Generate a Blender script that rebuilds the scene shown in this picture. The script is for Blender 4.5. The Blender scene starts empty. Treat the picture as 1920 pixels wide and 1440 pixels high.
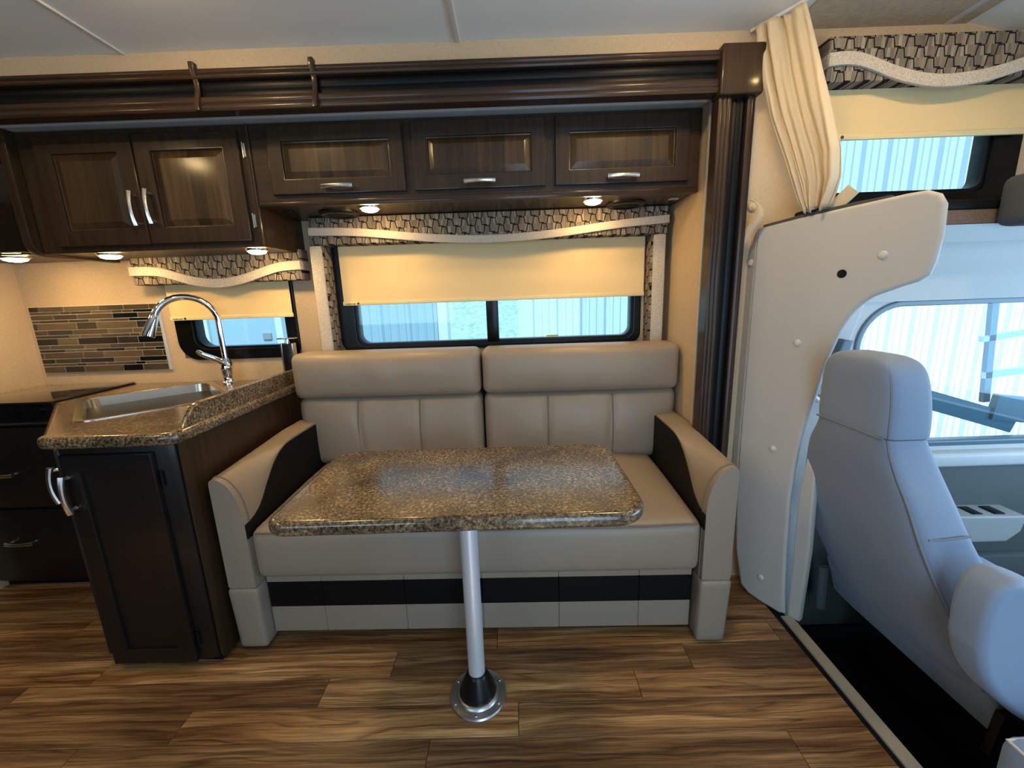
import bpy, bmesh, math, random
from mathutils import Vector, Matrix
random.seed(7)
scn = bpy.context.scene
COL = scn.collection
PI = math.pi
R = math.radians

# ------------------------------------------------------------------ camera, world, sun, daylight, exposure
def make_camera():
    p, y, r = R(12.03), R(.284), R(1.95)
    rt = Vector((1, 0, 0)); fw = Vector((0, math.cos(p), -math.sin(p))); up = Vector((0, math.sin(p), math.cos(p)))
    rz = Matrix.Rotation(y, 3, 'Z'); rt, fw, up = rz @ rt, rz @ fw, rz @ up
    r2 = rt * math.cos(r) - up * math.sin(r); u2 = up * math.cos(r) + rt * math.sin(r)
    m = Matrix((r2, u2, -fw)).transposed().to_4x4(); m.translation = (0, 0, 1.27)
    cd = bpy.data.cameras.new('camera'); co = bpy.data.objects.new('camera', cd); COL.objects.link(co)
    co.matrix_world = m
    cd.sensor_fit = 'HORIZONTAL'; cd.sensor_width = 36; cd.lens = 775 / 1920 * 36; cd.clip_start = .01
    scn.camera = co
make_camera()
w = bpy.data.worlds.new('sky'); scn.world = w; w.use_nodes = True
w.node_tree.nodes['Background'].inputs[0].default_value = (.62, .82, 1.0, 1)
w.node_tree.nodes['Background'].inputs[1].default_value = 1.35
def sun(energy, rot, col):
    l = bpy.data.lights.new('sun', 'SUN'); l.energy = energy; l.angle = R(3); l.color = col
    o = bpy.data.objects.new('sun', l); COL.objects.link(o); o.rotation_euler = rot
sun(4.6, (R(40), 0, R(12)), (1, .97, .92))
def area(name, loc, aim, sx, sy, watt, col):
    l = bpy.data.lights.new(name, 'AREA'); l.shape = 'RECTANGLE'; l.size = sx; l.size_y = sy; l.energy = watt; l.color = col
    o = bpy.data.objects.new(name, l); COL.objects.link(o); o.location = loc
    o.rotation_euler = Vector(aim).to_track_quat('-Z', 'Y').to_euler()
# daylight falling in through the openings the coach has (entry door and window behind the viewer, windscreen)
area('daylight_entry_door', (.45, -.92, 1.0), (0, 1, 0), .75, 1.7, 17, (.46, .71, 1.0))
area('daylight_rear_window', (-1.3, -.92, 1.28), (0, 1, -.1), 1.2, .6, 7, (.55, .80, 1.0))
area('daylight_windscreen', (2.95, .4, .95), (-1, .1, -.15), 1.7, .8, 29, (.36, .64, 1.0))
scn.view_settings.view_transform = 'Standard'
scn.view_settings.look = 'None'
scn.view_settings.exposure = 0.15
scn.view_settings.gamma = 1
scn.view_settings.use_curve_mapping = False

# ------------------------------------------------------------------ materials
MATS = {}
class NT:
    def __init__(s, name):
        s.m = bpy.data.materials.new(name); s.m.use_nodes = True
        s.t = s.m.node_tree; s.b = s.t.nodes['Principled BSDF']; s.out = s.t.nodes['Material Output']
    def n(s, typ, **kw):
        k = s.t.nodes.new(typ)
        for a, v in kw.items():
            if a.startswith('i_'): k.inputs[int(a[2:])].default_value = v
            else: setattr(k, a, v)
        return k
    def l(s, a, b): s.t.links.new(a, b)
    def math(s, op, a, b=None, clamp=False):
        k = s.t.nodes.new('ShaderNodeMath'); k.operation = op; k.use_clamp = clamp
        for i, v in enumerate((a, b)):
            if v is None: continue
            if isinstance(v, (int, float)): k.inputs[i].default_value = v
            else: s.l(v, k.inputs[i])
        return k.outputs[0]
    def ramp(s, fac, stops, interp='LINEAR'):
        k = s.t.nodes.new('ShaderNodeValToRGB'); cr = k.color_ramp; cr.interpolation = interp
        while len(cr.elements) > 1: cr.elements.remove(cr.elements[-1])
        cr.elements[0].position = stops[0][0]; cr.elements[0].color = (*stops[0][1], 1)
        for p, c in stops[1:]:
            e = cr.elements.new(p); e.color = (*c, 1)
        s.l(fac, k.inputs[0]); return k.outputs[0]
    def coord(s, scale=(1, 1, 1), which='Object', rnd=False):
        tc = s.n('ShaderNodeTexCoord'); o = tc.outputs[which]
        if rnd:
            oi = s.n('ShaderNodeObjectInfo'); v = s.n('ShaderNodeVectorMath', operation='MULTIPLY_ADD')
            cb = s.n('ShaderNodeCombineXYZ')
            for i in range(3): s.l(oi.outputs['Random'], cb.inputs[i])
            s.l(cb.outputs[0], v.inputs[0]); v.inputs[1].default_value = (37, 53, 11); s.l(o, v.inputs[2]); o = v.outputs[0]
        mp = s.n('ShaderNodeMapping'); mp.inputs['Scale'].default_value = scale; s.l(o, mp.inputs[0]); return mp.outputs[0]
    def noise(s, vec, scale, detail=4, rough=.5, dist=0):
        k = s.n('ShaderNodeTexNoise'); s.l(vec, k.inputs['Vector']); k.inputs['Scale'].default_value = scale
        k.inputs['Detail'].default_value = detail; k.inputs['Roughness'].default_value = rough; k.inputs['Distortion'].default_value = dist
        return k.outputs['Fac']
    def bump(s, h, strength=.2, dist=.002):
        k = s.n('ShaderNodeBump'); k.inputs['Strength'].default_value = strength; k.inputs['Distance'].default_value = dist
        s.l(h, k.inputs['Height']); s.l(k.outputs[0], s.b.inputs['Normal'])
    def base(s, c):
        if isinstance(c, tuple): s.b.inputs['Base Color'].default_value = (*c, 1)
        else: s.l(c, s.b.inputs['Base Color'])
    def set(s, rough=.5, metal=0, spec=.5, coat=0, coatr=.1, sheen=0):
        s.b.inputs['Roughness'].default_value = rough; s.b.inputs['Metallic'].default_value = metal
        s.b.inputs['Specular IOR Level'].default_value = spec; s.b.inputs['Coat Weight'].default_value = coat
        s.b.inputs['Coat Roughness'].default_value = coatr; s.b.inputs['Sheen Weight'].default_value = sheen
def mixc(t, fac, a, b):
    k = t.n('ShaderNodeMix', data_type='RGBA')
    if isinstance(fac, float): k.inputs[0].default_value = fac
    else: t.l(fac, k.inputs[0])
    for i, v in ((6, a), (7, b)):
        if isinstance(v, tuple): k.inputs[i].default_value = (*v, 1)
        else: t.l(v, k.inputs[i])
    return k.outputs[2]

def plain(name, col, rough=.5, metal=0, spec=.5, coat=0, coatr=.1, nb=0, ns=200, var=.06, sheen=0):
    t = NT(name); v = t.coord(); f = t.noise(v, ns if ns else 50, 3)
    lo = tuple(c * (1 - var) for c in col); hi = tuple(min(1, c * (1 + var)) for c in col)
    t.base(t.ramp(f, [(.3, lo), (.7, hi)])); t.set(rough, metal, spec, coat, coatr, sheen)
    if nb: t.bump(f, nb)
    MATS[name] = t.m; return t.m

def emit(name, col, s):
    t = NT(name); t.base(col); t.b.inputs['Emission Color'].default_value = (*col, 1); t.b.inputs['Emission Strength'].default_value = s
    MATS[name] = t.m
def wood_dark(name, lo, hi, axis='z', stave=None, coat=.5, coatr=.14):
    t = NT(name); sc = {'z': (26, 26, 1.6), 'x': (1.6, 26, 26)}[axis]
    v = t.coord(sc); f = t.noise(v, 2.2, 6, .6, .6)
    c = t.ramp(f, [(.3, lo), (.72, hi)])
    if stave:
        sp = t.n('ShaderNodeSeparateXYZ'); t.l(t.coord(), sp.inputs[0])
        q = t.math('FLOOR', t.math('MULTIPLY', sp.outputs[0], 1 / stave))
        wn = t.n('ShaderNodeTexWhiteNoise', noise_dimensions='1D'); t.l(q, wn.inputs['W'])
        g = t.ramp(wn.outputs['Value'], [(0, (.6, .6, .6)), (1, (1.5, 1.45, 1.35))])
        k = t.n('ShaderNodeMix', data_type='RGBA', blend_type='MULTIPLY'); k.inputs[0].default_value = 1
        t.l(c, k.inputs[6]); t.l(g, k.inputs[7]); c = k.outputs[2]
    t.base(c); t.set(.5, 0, .3, coat, coatr); t.bump(f, .05)
    MATS[name] = t.m
wood_dark('espresso', (.020, .0090, .0036), (.050, .0240, .0085), coat=.32)
wood_dark('espresso_x', (.021, .0092, .0038), (.052, .0245, .0088), 'x', coat=.32)
wood_dark('espresso_panel', (.036, .0185, .0068), (.074, .040, .0145), 'z', .052, coat=.32)
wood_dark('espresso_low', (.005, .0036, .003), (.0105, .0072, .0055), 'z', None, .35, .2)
def wallpaper(name, lo, hi):
    t = NT(name); a = t.noise(t.coord((900, 900, 60)), 1, 2); b = t.noise(t.coord((60, 60, 900)), 1, 2)
    f = t.math('MULTIPLY', t.math('ADD', a, b), .5); t.base(t.ramp(f, [(.35, lo), (.65, hi)])); t.set(.8, 0, .25); t.bump(f, .12, .001)
    MATS[name] = t.m
wallpaper('wallpaper', (.48, .355, .225), (.64, .49, .325))
plain('ceiling_white', (.84, .83, .76), .75, nb=.05, ns=300)
plain('ceiling_batten', (.72, .72, .69), .6)
plain('flange_grey', (.45, .47, .465), .55)
plain('leather', (.305, .240, .176), .40, spec=.42, nb=.10, ns=420, var=.05)
plain('leather_black', (.004, .0038, .004), .55, spec=.18, nb=.08, ns=420)
plain('stitch', (.17, .135, .10), .6)
plain('black_plastic', (.004, .004, .0045), .35, spec=.35)
plain('black_rubber', (.005, .005, .0055), .6, spec=.2)
plain('black_frame', (.003, .003, .0035), .3, spec=.3)
plain('insert_black', (.003, .0036, .0042), .4, spec=.2)
plain('chrome', (.86, .86, .88), .08, 1, var=.01)
plain('brushed_nickel', (.70, .68, .64), .26, 1, var=.02)
plain('aluminium', (.80, .86, .93), .36, .55, var=.02)
plain('steel_flange', (.55, .55, .54), .34, 1, var=.05)
plain('carpet_black', (.0025, .0025, .003), .95, spec=.1, nb=.4, ns=900)
plain('carpet_brown', (.16, .105, .075), .95, nb=.6, ns=350, var=.35)
plain('grey_felt', (.07, .07, .07), .95, nb=.4, ns=600)
plain('strip_khaki', (.36, .315, .24), .6, nb=.15, ns=900)
plain('vinyl_beige', (.54, .50, .45), .48, nb=.06, ns=300, var=.03)
plain('button_beige', (.66, .60, .52), .35)
plain('shade_cream', (.82, .60, .30), .7, var=.02)
plain('hem_cream', (.82, .66, .34), .45, var=.02)
plain('ink', (.05, .04, .035), .6)
plain('seat_grey', (.225, .285, .385), .62, nb=.12, ns=700, var=.06, sheen=.2)
plain('seat_seam', (.19, .21, .24), .6)
plain('cab_plastic', (.55, .58, .58), .5)
plain('cab_dark', (.075, .088, .084), .6, nb=.1, ns=500)
plain('cab_mid', (.34, .36, .345), .5)
plain('headliner', (.62, .645, .62), .85, nb=.15, ns=500)
plain('grout', (.80, .70, .52), .7)
plain('band_fabric', (.54, .475, .385), .85, nb=.6, ns=260, var=.28)
plain('curtain_fabric', (.66, .53, .35), .75, nb=.12, ns=500, var=.05, sheen=.2)
plain('white_plastic', (.75, .75, .73), .4)
plain('white_trim', (.85, .86, .86), .5)
plain('siding_blue', (.43, .56, .63), .55, var=.03, ns=3)
plain('siding_white', (.74, .80, .83), .55, var=.03, ns=3)
plain('slate_blue', (.10, .16, .20), .3)
plain('sticker', (.45, .55, .12), .5)
plain('glass_dark', (.018, .012, .008), .04, coat=.6, coatr=.02, var=0)
for nm, c in (('tile_black', (.006, .006, .0065)), ('tile_dark', (.036, .027, .018)), ('tile_mid', (.078, .054, .031)), ('tile_light', (.125, .090, .050))):
    t = NT(nm); f = t.noise(t.coord((6, 60, 90)), 2, 4); t.base(t.ramp(f, [(.3, tuple(x * .75 for x in c)), (.7, tuple(min(1, x * 1.2) for x in c))])); t.set(.16, 0, .5, .4, .05); MATS[nm] = t.m
def granite(name, dark=1.0):
    t = NT(name); v = t.coord()
    a = t.noise(v, 120, 5, .78); b = t.noise(v, 330, 2, .6); c = t.noise(v, 7, 4, .65)
    col = t.ramp(a, [(.38, (.014, .011, .008)), (.46, (.066, .046, .028)), (.54, (.160, .115, .068)), (.68, (.38, .30, .195))])
    sp = t.ramp(b, [(.60, (0, 0, 0)), (.66, (1, 1, 1))])
    col = mixc(t, t.math('MULTIPLY', sp, .30), col, (.34, .29, .22))
    g = t.ramp(c, [(.32, (.55 * dark, .52 * dark, .50 * dark)), (.68, (1.6 * dark, 1.5 * dark, 1.3 * dark))])
    k = t.n('ShaderNodeMix', data_type='RGBA', blend_type='MULTIPLY'); k.inputs[0].default_value = 1
    t.l(col, k.inputs[6]); t.l(g, k.inputs[7]); t.base(k.outputs[2]); t.set(.20, 0, .5, .35, .14); t.bump(a, .12, .0012)
    MATS[name] = t.m
granite('granite')
def steel():
    t = NT('sink_steel'); f = t.noise(t.coord((4, 4, 300)), 3, 2); t.base(t.ramp(f, [(.3, (.62, .55, .45)), (.7, (.74, .67, .56))])); t.set(.24, 1); MATS['sink_steel'] = t.m
steel()
def plank():
    t = NT('plank_wood'); v = t.coord((1.0, 22, 22), rnd=True)
    warp = t.noise(t.coord((1.1, 4.5, 4), rnd=True), 2.0, 3, .5)
    k = t.n('ShaderNodeVectorMath', operation='MULTIPLY_ADD'); cb = t.n('ShaderNodeCombineXYZ')
    t.l(warp, cb.inputs[1]); t.l(cb.outputs[0], k.inputs[0]); k.inputs[1].default_value = (0, 1.7, 0); t.l(v, k.inputs[2])
    f = t.noise(k.outputs[0], 1.5, 6, .60, .25); g = t.noise(t.coord((3, 190, 190), rnd=True), 1.5, 3, .6)
    col = t.ramp(f, [(.27, (.068, .029, .011)), (.40, (.185, .088, .034)), (.52, (.33, .178, .074)), (.64, (.50, .300, .135)), (.76, (.70, .46, .24))])
    gr = t.ramp(g, [(.3, (.50, .47, .44)), (.6, (1.12, 1.10, 1.06))])
    m1 = t.n('ShaderNodeMix', data_type='RGBA', blend_type='MULTIPLY'); m1.inputs[0].default_value = 1
    t.l(col, m1.inputs[6]); t.l(gr, m1.inputs[7])
    vein = t.math('ABSOLUTE', t.math('SUBTRACT', t.noise(k.outputs[0], .9, 2, .5, .2), .5))
    vm = t.ramp(vein, [(0, (.30, .27, .25)), (.010, (.58, .56, .54)), (.028, (1, 1, 1))])
    m2 = t.n('ShaderNodeMix', data_type='RGBA', blend_type='MULTIPLY'); m2.inputs[0].default_value = .75
    t.l(m1.outputs[2], m2.inputs[6]); t.l(vm, m2.inputs[7])
    oi = t.n('ShaderNodeObjectInfo'); tone = t.ramp(oi.outputs['Random'], [(0, (.62, .59, .58)), (.5, (1, .97, .94)), (1, (1.42, 1.36, 1.26))])
    m3 = t.n('ShaderNodeMix', data_type='RGBA', blend_type='MULTIPLY'); m3.inputs[0].default_value = 1
    t.l(m2.outputs[2], m3.inputs[6]); t.l(tone, m3.inputs[7])
    t.base(m3.outputs[2]); t.set(.36, 0, .40); t.bump(g, .06, .001); MATS['plank_wood'] = t.m
plank()
def weave(name, ua=0):
    # printed upholstery: rows of dark trapezoid brackets on a grey-tan strie ground
    t = NT(name); sp = t.n('ShaderNodeSeparateXYZ'); t.l(t.coord(), sp.inputs[0])
    u = t.math('MULTIPLY', sp.outputs[ua], 1 / .066); v = t.math('MULTIPLY', sp.outputs[2], 1 / .032)
    row = t.math('FLOOR', v); fv = t.math('SUBTRACT', v, row)
    fu = t.math('FRACT', t.math('ADD', u, t.math('MULTIPLY', row, .56)))
    d = t.math('ABSOLUTE', t.math('SUBTRACT', fu, .45))
    wd = t.math('ADD', t.math('MULTIPLY', fv, -.09), .235)
    side = t.math('LESS_THAN', t.math('ABSOLUTE', t.math('SUBTRACT', d, wd)), .034)
    cap = t.math('MULTIPLY', t.math('GREATER_THAN', fv, .86), t.math('LESS_THAN', d, wd))
    base = t.math('MULTIPLY', t.math('LESS_THAN', fv, .14), t.math('GREATER_THAN', t.math('SUBTRACT', fu, .45), .20))
    ln = t.math('MAXIMUM', t.math('MAXIMUM', side, cap), base)
    st = t.noise(t.coord((500, 500, 18) if ua == 0 else (500, 500, 18)), 1, 2)
    cw = t.n('ShaderNodeTexWhiteNoise', noise_dimensions='2D'); cb = t.n('ShaderNodeCombineXYZ')
    t.l(t.math('FLOOR', t.math('MULTIPLY', u, 6)), cb.inputs[0]); t.l(row, cb.inputs[1]); t.l(cb.outputs[0], cw.inputs['Vector'])
    gd = t.ramp(t.math('ADD', t.math('MULTIPLY', st, .6), t.math('MULTIPLY', cw.outputs['Value'], .4)), [(.2, (.11, .092, .072)), (.55, (.22, .18, .135)), (.85, (.46, .39, .30))])
    t.base(mixc(t, ln, gd, (.010, .008, .009))); t.set(.85, 0, .2); t.bump(st, .2, .001); MATS[name] = t.m
weave('weave'); weave('weave_side', 1)
def glass(name, tint, refl=.9):
    t = NT(name); t.t.nodes.remove(t.b)
    tr = t.n('ShaderNodeBsdfTransparent'); tr.inputs[0].default_value = (*tint, 1)
    gl = t.n('ShaderNodeBsdfGlossy'); gl.inputs['Roughness'].default_value = .02; gl.inputs[0].default_value = (refl, refl, refl, 1)
    lw = t.n('ShaderNodeLayerWeight'); lw.inputs[0].default_value = .5
    fr = t.math('ADD', t.math('MULTIPLY', t.math('POWER', lw.outputs['Facing'], 5), .7), .03)
    mx = t.n('ShaderNodeMixShader'); t.l(fr, mx.inputs[0]); t.l(tr.outputs[0], mx.inputs[1]); t.l(gl.outputs[0], mx.inputs[2])
    t.l(mx.outputs[0], t.out.inputs[0]); MATS[name] = t.m
glass('glass_tinted', (.66, .82, .90)); glass('glass_clear', (.82, .93, .97))
def grass():
    t = NT('grass'); f = t.noise(t.coord(), 6, 6, .7); t.base(t.ramp(f, [(.3, (.30, .42, .34)), (.7, (.66, .74, .60))])); t.set(.9); MATS['grass'] = t.m
    t = NT('leaf'); f = t.noise(t.coord(), 9, 5, .7); t.base(t.ramp(f, [(.3, (.14, .25, .20)), (.7, (.34, .48, .36))])); t.set(.8); MATS['leaf'] = t.m
    t = NT('ground'); f = t.noise(t.coord(), 4, 6, .7); t.base(t.ramp(f, [(.3, (.42, .42, .40)), (.7, (.6, .6, .57))])); t.set(.9); MATS['ground'] = t.m
grass()
emit('lens_warm', (1, .66, .27), 135)
emit('lens_ceiling', (1, .70, .32), 125)

# ------------------------------------------------------------------ mesh helpers
def bm_new(): return bmesh.new()
def box(x0, x1, y0, y1, z0, z1, bev=0, seg=2, bm=None):
    own = bm is None or bev
    b = bmesh.new() if own else bm
    vs = [b.verts.new((x, y, z)) for x in (x0, x1) for y in (y0, y1) for z in (z0, z1)]
    for f in ((0, 1, 3, 2), (4, 6, 7, 5), (0, 4, 5, 1), (2, 3, 7, 6), (0, 2, 6, 4), (1, 5, 7, 3)):
        b.faces.new([vs[i] for i in f])
    if bev: bmesh.ops.bevel(b, geom=b.edges[:], offset=bev, segments=seg, profile=.5, affect='EDGES')
    if bm is not None and own:
        me = bpy.data.meshes.new('tmp'); b.to_mesh(me); b.free(); bm.from_mesh(me); bpy.data.meshes.remove(me); return bm
    return b
def rrect(x0, x1, z0, z1, r, n=6):
    if not isinstance(r, (tuple, list)): r = (r,) * 4
    out = []
    for (cx, cz, a, rr) in ((x1 - r[1], z0 + r[1], -90, r[1]), (x1 - r[2], z1 - r[2], 0, r[2]), (x0 + r[3], z1 - r[3], 90, r[3]), (x0 + r[0], z0 + r[0], 180, r[0])):
        if rr < 1e-6: out.append((cx, cz)); continue
        for i in range(n + 1):
            t = R(a + 90 * i / n); out.append((cx + rr * math.cos(t), cz + rr * math.sin(t)))
    return out
def area2(p): return sum(p[i][0] * p[(i + 1) % len(p)][1] - p[(i + 1) % len(p)][0] * p[i][1] for i in range(len(p))) / 2
def inset(p, d):
    n = len(p); out = []
    for i in range(n):
        a, b, c = Vector(p[i - 1]), Vector(p[i]), Vector(p[(i + 1) % n])
        t1 = (b - a).normalized(); t2 = (c - b).normalized()
        n1 = Vector((-t1.y, t1.x)); n2 = Vector((-t2.y, t2.x)); m = n1 + n2
        if m.length < 1e-6: m = n1
        m.normalize(); k = max(.35, m.dot(n1)); out.append(tuple(b + m * (d / k)))
    return out
def plate(loops, w0, w1, fn, bev=0, seg=3, both=True):
    """solid plate: first loop is the outline, the rest are holes; fn maps (u, v, w) to a point"""
    bm = bmesh.new(); caps = ([], [])
    lo_hi = (w0, w1) if w0 < w1 else (w1, w0)
    for li, lp in enumerate(loops):
        lp = list(lp)
        if (area2(lp) > 0) != (li == 0): lp.reverse()
        prof = []
        if bev:
            for i in range(seg + 1):
                a = PI / 2 * i / seg; prof.append((bev * (1 - math.sin(a)), lo_hi[0] + bev * (1 - math.cos(a))) if both else (0, lo_hi[0]))
                if not both: break
            if both: prof.insert(0, (bev + min(.004, bev * .5), lo_hi[0]))
            for i in range(seg + 1):
                a = PI / 2 * i / seg; prof.append((bev * (1 - math.cos(a)), lo_hi[1] - bev * (1 - math.sin(a))))
            prof.append((bev + min(.004, bev * .5), lo_hi[1]))
        else: prof = [(0, lo_hi[0]), (0, lo_hi[1])]
        rings = []
        for ins, wv in prof:
            q = inset(lp, ins) if ins > 1e-7 else lp
            rings.append([bm.verts.new(fn(u, v, wv)) for u, v in q])
        n = len(lp)
        for a, b in zip(rings, rings[1:]):
            for i in range(n):
                try: bm.faces.new((a[i], a[(i + 1) % n], b[(i + 1) % n], b[i]))
                except ValueError: pass
        caps[0].append(rings[0]); caps[1].append(rings[-1])
    for cs in caps:
        if len(loops) == 1: bm.faces.new(cs[0])
        else:
            es = [bm.edges.get((r[i], r[(i + 1) % len(r)])) for r in cs for i in range(len(r))]
            bmesh.ops.triangle_fill(bm, use_beauty=True, use_dissolve=False, edges=[e for e in es if e])
    bmesh.ops.recalc_face_normals(bm, faces=bm.faces[:])
    return bm
XZ = lambda y0=0: (lambda u, v, w: (u, w, v))
XY = lambda u, v, w: (u, v, w)
YZ = lambda u, v, w: (w, u, v)
def xz(u, v, w): return (u, w, v)
def tube(path, r, n=10, bm=None, cap=True, closed=False, flat=1.0):
    bm = bm or bmesh.new(); P = [Vector(p) for p in path]; N = len(P); rings = []; prev = None
    for i in range(N):
        if closed: t = (P[(i + 1) % N] - P[i - 1]).normalized()
        else: t = (P[min(i + 1, N - 1)] - P[max(i - 1, 0)]).normalized()
        if prev is None:
            a = Vector((0, 0, 1)) if abs(t.z) < .9 else Vector((1, 0, 0)); nx = t.cross(a).normalized()
        else: nx = (prev - t * prev.dot(t)).normalized()
        prev = nx; ny = t.cross(nx); rr = r[i] if isinstance(r, (list, tuple)) else r
        rings.append([bm.verts.new(P[i] + nx * rr * math.cos(2 * PI * k / n) + ny * rr * flat * math.sin(2 * PI * k / n)) for k in range(n)])
    prs = list(zip(rings, rings[1:])) + ([(rings[-1], rings[0])] if closed else [])
    for a, b in prs:
        for k in range(n): bm.faces.new((a[k], a[(k + 1) % n], b[(k + 1) % n], b[k]))
    if cap and not closed: bm.faces.new(rings[0][::-1]); bm.faces.new(rings[-1])
    return bm
def lathe(prof, n=24, mtx=None, bm=None):
    bm = bm or bmesh.new(); rings = []; new = []
    for r, z in prof:
        if r < 1e-6: v = bm.verts.new((0, 0, z)); rings.append([v]); new.append(v)
        else:
            q = [bm.verts.new((r * math.cos(2 * PI * k / n), r * math.sin(2 * PI * k / n), z)) for k in range(n)]; rings.append(q); new += q
    for a, b in zip(rings, rings[1:]):
        for k in range(n):
            if len(a) == 1 and len(b) == 1: break
            if len(a) == 1: bm.faces.new((a[0], b[k], b[(k + 1) % n]))
            elif len(b) == 1: bm.faces.new((a[k], a[(k + 1) % n], b[0]))
            else: bm.faces.new((a[k], a[(k + 1) % n], b[(k + 1) % n], b[k]))
    if mtx is not None: bmesh.ops.transform(bm, matrix=mtx, verts=new)
    return bm
def loft(rings, caps=True, closed_ring=True, bm=None, cap0=True):
    bm = bm or bmesh.new(); V = [[bm.verts.new(p) for p in r] for r in rings]; n = len(V[0])
    for a, b in zip(V, V[1:]):
        for k in range(n if closed_ring else n - 1): bm.faces.new((a[k], a[(k + 1) % n], b[(k + 1) % n], b[k]))
    if caps and closed_ring:
        if cap0: bm.faces.new(V[0][::-1])
        bm.faces.new(V[-1])
    return bm
def rbox(x0, x1, y0, y1, z0, z1, r, nx=12, ny=8, nz=8, fn=None):
    """rounded box on a grid so that a function can swell or groove it"""
    bm = bmesh.new(); n = (nx, ny, nz); lo = (x0, y0, z0); hi = (x1, y1, z1); vs = {}
    def co(i, ax):
        L = hi[ax] - lo[ax]; t = i / n[ax]
        t = t + .10 * math.sin(2 * PI * t) * -.9 if n[ax] > 6 else t
        return lo[ax] + L * t
    def vert(i, j, k):
        if (i, j, k) in vs: return vs[(i, j, k)]
        p = Vector((co(i, 0), co(j, 1), co(k, 2)))
        c = Vector([min(max(p[a], lo[a] + r), hi[a] - r) for a in range(3)]); d = p - c
        if d.length > 1e-9: p = c + d.normalized() * r if sum(1 for a in range(3) if abs(d[a]) > 1e-9) > 1 else p
        if fn: p = Vector(fn(p))
        v = bm.verts.new(p); vs[(i, j, k)] = v; return v
    def quad(a, b, c, d):
        try: bm.faces.new((vert(*a), vert(*b), vert(*c), vert(*d)))
        except ValueError: pass
    for i in range(nx):
        for j in range(ny):
            quad((i, j, 0), (i, j + 1, 0), (i + 1, j + 1, 0), (i + 1, j, 0)); quad((i, j, nz), (i + 1, j, nz), (i + 1, j + 1, nz), (i, j + 1, nz))
    for i in range(nx):
        for k in range(nz):
            quad((i, 0, k), (i + 1, 0, k), (i + 1, 0, k + 1), (i, 0, k + 1)); quad((i, ny, k), (i, ny, k + 1), (i + 1, ny, k + 1), (i + 1, ny, k))
    for j in range(ny):
        for k in range(nz):
            quad((0, j, k), (0, j, k + 1), (0, j + 1, k + 1), (0, j + 1, k)); quad((nx, j, k), (nx, j + 1, k), (nx, j + 1, k + 1), (nx, j, k + 1))
    return bm

# ------------------------------------------------------------------ object helpers
ROOT = {}
def link(name, me, parent=None):
    o = bpy.data.objects.new(name, me); COL.objects.link(o)
    if parent is not None: o.parent = parent; ROOT[o.name] = ROOT[parent.name]
    else: ROOT[o.name] = Vector((0, 0, 0))
    return o
def mesh(bm, mname, mtx=None, off=None, ang=35):
    if mtx is not None: bmesh.ops.transform(bm, matrix=mtx, verts=bm.verts[:])
    if off is not None and off.length: bmesh.ops.translate(bm, vec=-off, verts=bm.verts[:])
    me = bpy.data.meshes.new('m'); bm.to_mesh(me); bm.free()
    me.materials.append(MATS[mname])
    for p in me.polygons: p.use_smooth = True
    me.set_sharp_from_angle(angle=R(ang)); return me
def part(name, bm, mname, parent, mtx=None, world=True, label=None, ang=35):
    off = ROOT[parent.name] if world else None
    o = link(name, mesh(bm, mname, mtx, off, ang), parent)
    if label: o['label'] = label
    return o
def tag(o, label, cat, group=None):
    o['label'] = label; o['category'] = cat
    if group: o['group'] = group
    return o
def thing(name, label, cat, loc=(0, 0, 0), rotz=0, group=None):
    o = bpy.data.objects.new(name, None); COL.objects.link(o); o.location = loc; o.rotation_euler = (0, 0, rotz)
    o.empty_display_size = .05; ROOT[o.name] = Vector(loc); return tag(o, label, cat, group)
def single(name, bm, mname, label, cat, loc=(0, 0, 0), group=None, mtx=None, ang=35):
    o = link(name, mesh(bm, mname, mtx, Vector(loc), ang)); o.location = loc; ROOT[o.name] = Vector(loc); return tag(o, label, cat, group)
def struct(name, bm, mname, label=None, ang=35):
    o = link(name, mesh(bm, mname, None, None, ang)); o['kind'] = 'structure'
    if label: o['label'] = label
    return o
def dup(o, parent=None):
    c = o.copy(); COL.objects.link(c)
    if parent is not None: c.parent = parent
    for ch in list(o.children): dup(ch, c)
    return c
def wall_xz(x0, x1, z0, z1, y0, y1, holes):
    """wall slab in the xz plane with rectangular holes"""
    xs = sorted({x0, x1, *[h[0] for h in holes], *[h[1] for h in holes]}); zs = sorted({z0, z1, *[h[2] for h in holes], *[h[3] for h in holes]})
    xs = [x for x in xs if x0 <= x <= x1]; zs = [z for z in zs if z0 <= z <= z1]
    bm = bmesh.new()
    for a, b in zip(xs, xs[1:]):
        for c, d in zip(zs, zs[1:]):
            m, q = (a + b) / 2, (c + d) / 2
            if any(h[0] < m < h[1] and h[2] < q < h[3] for h in holes): continue
            box(a, b, y0, y1, c, d, bm=bm)
    bmesh.ops.remove_doubles(bm, verts=bm.verts[:], dist=1e-5); return bm

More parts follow.
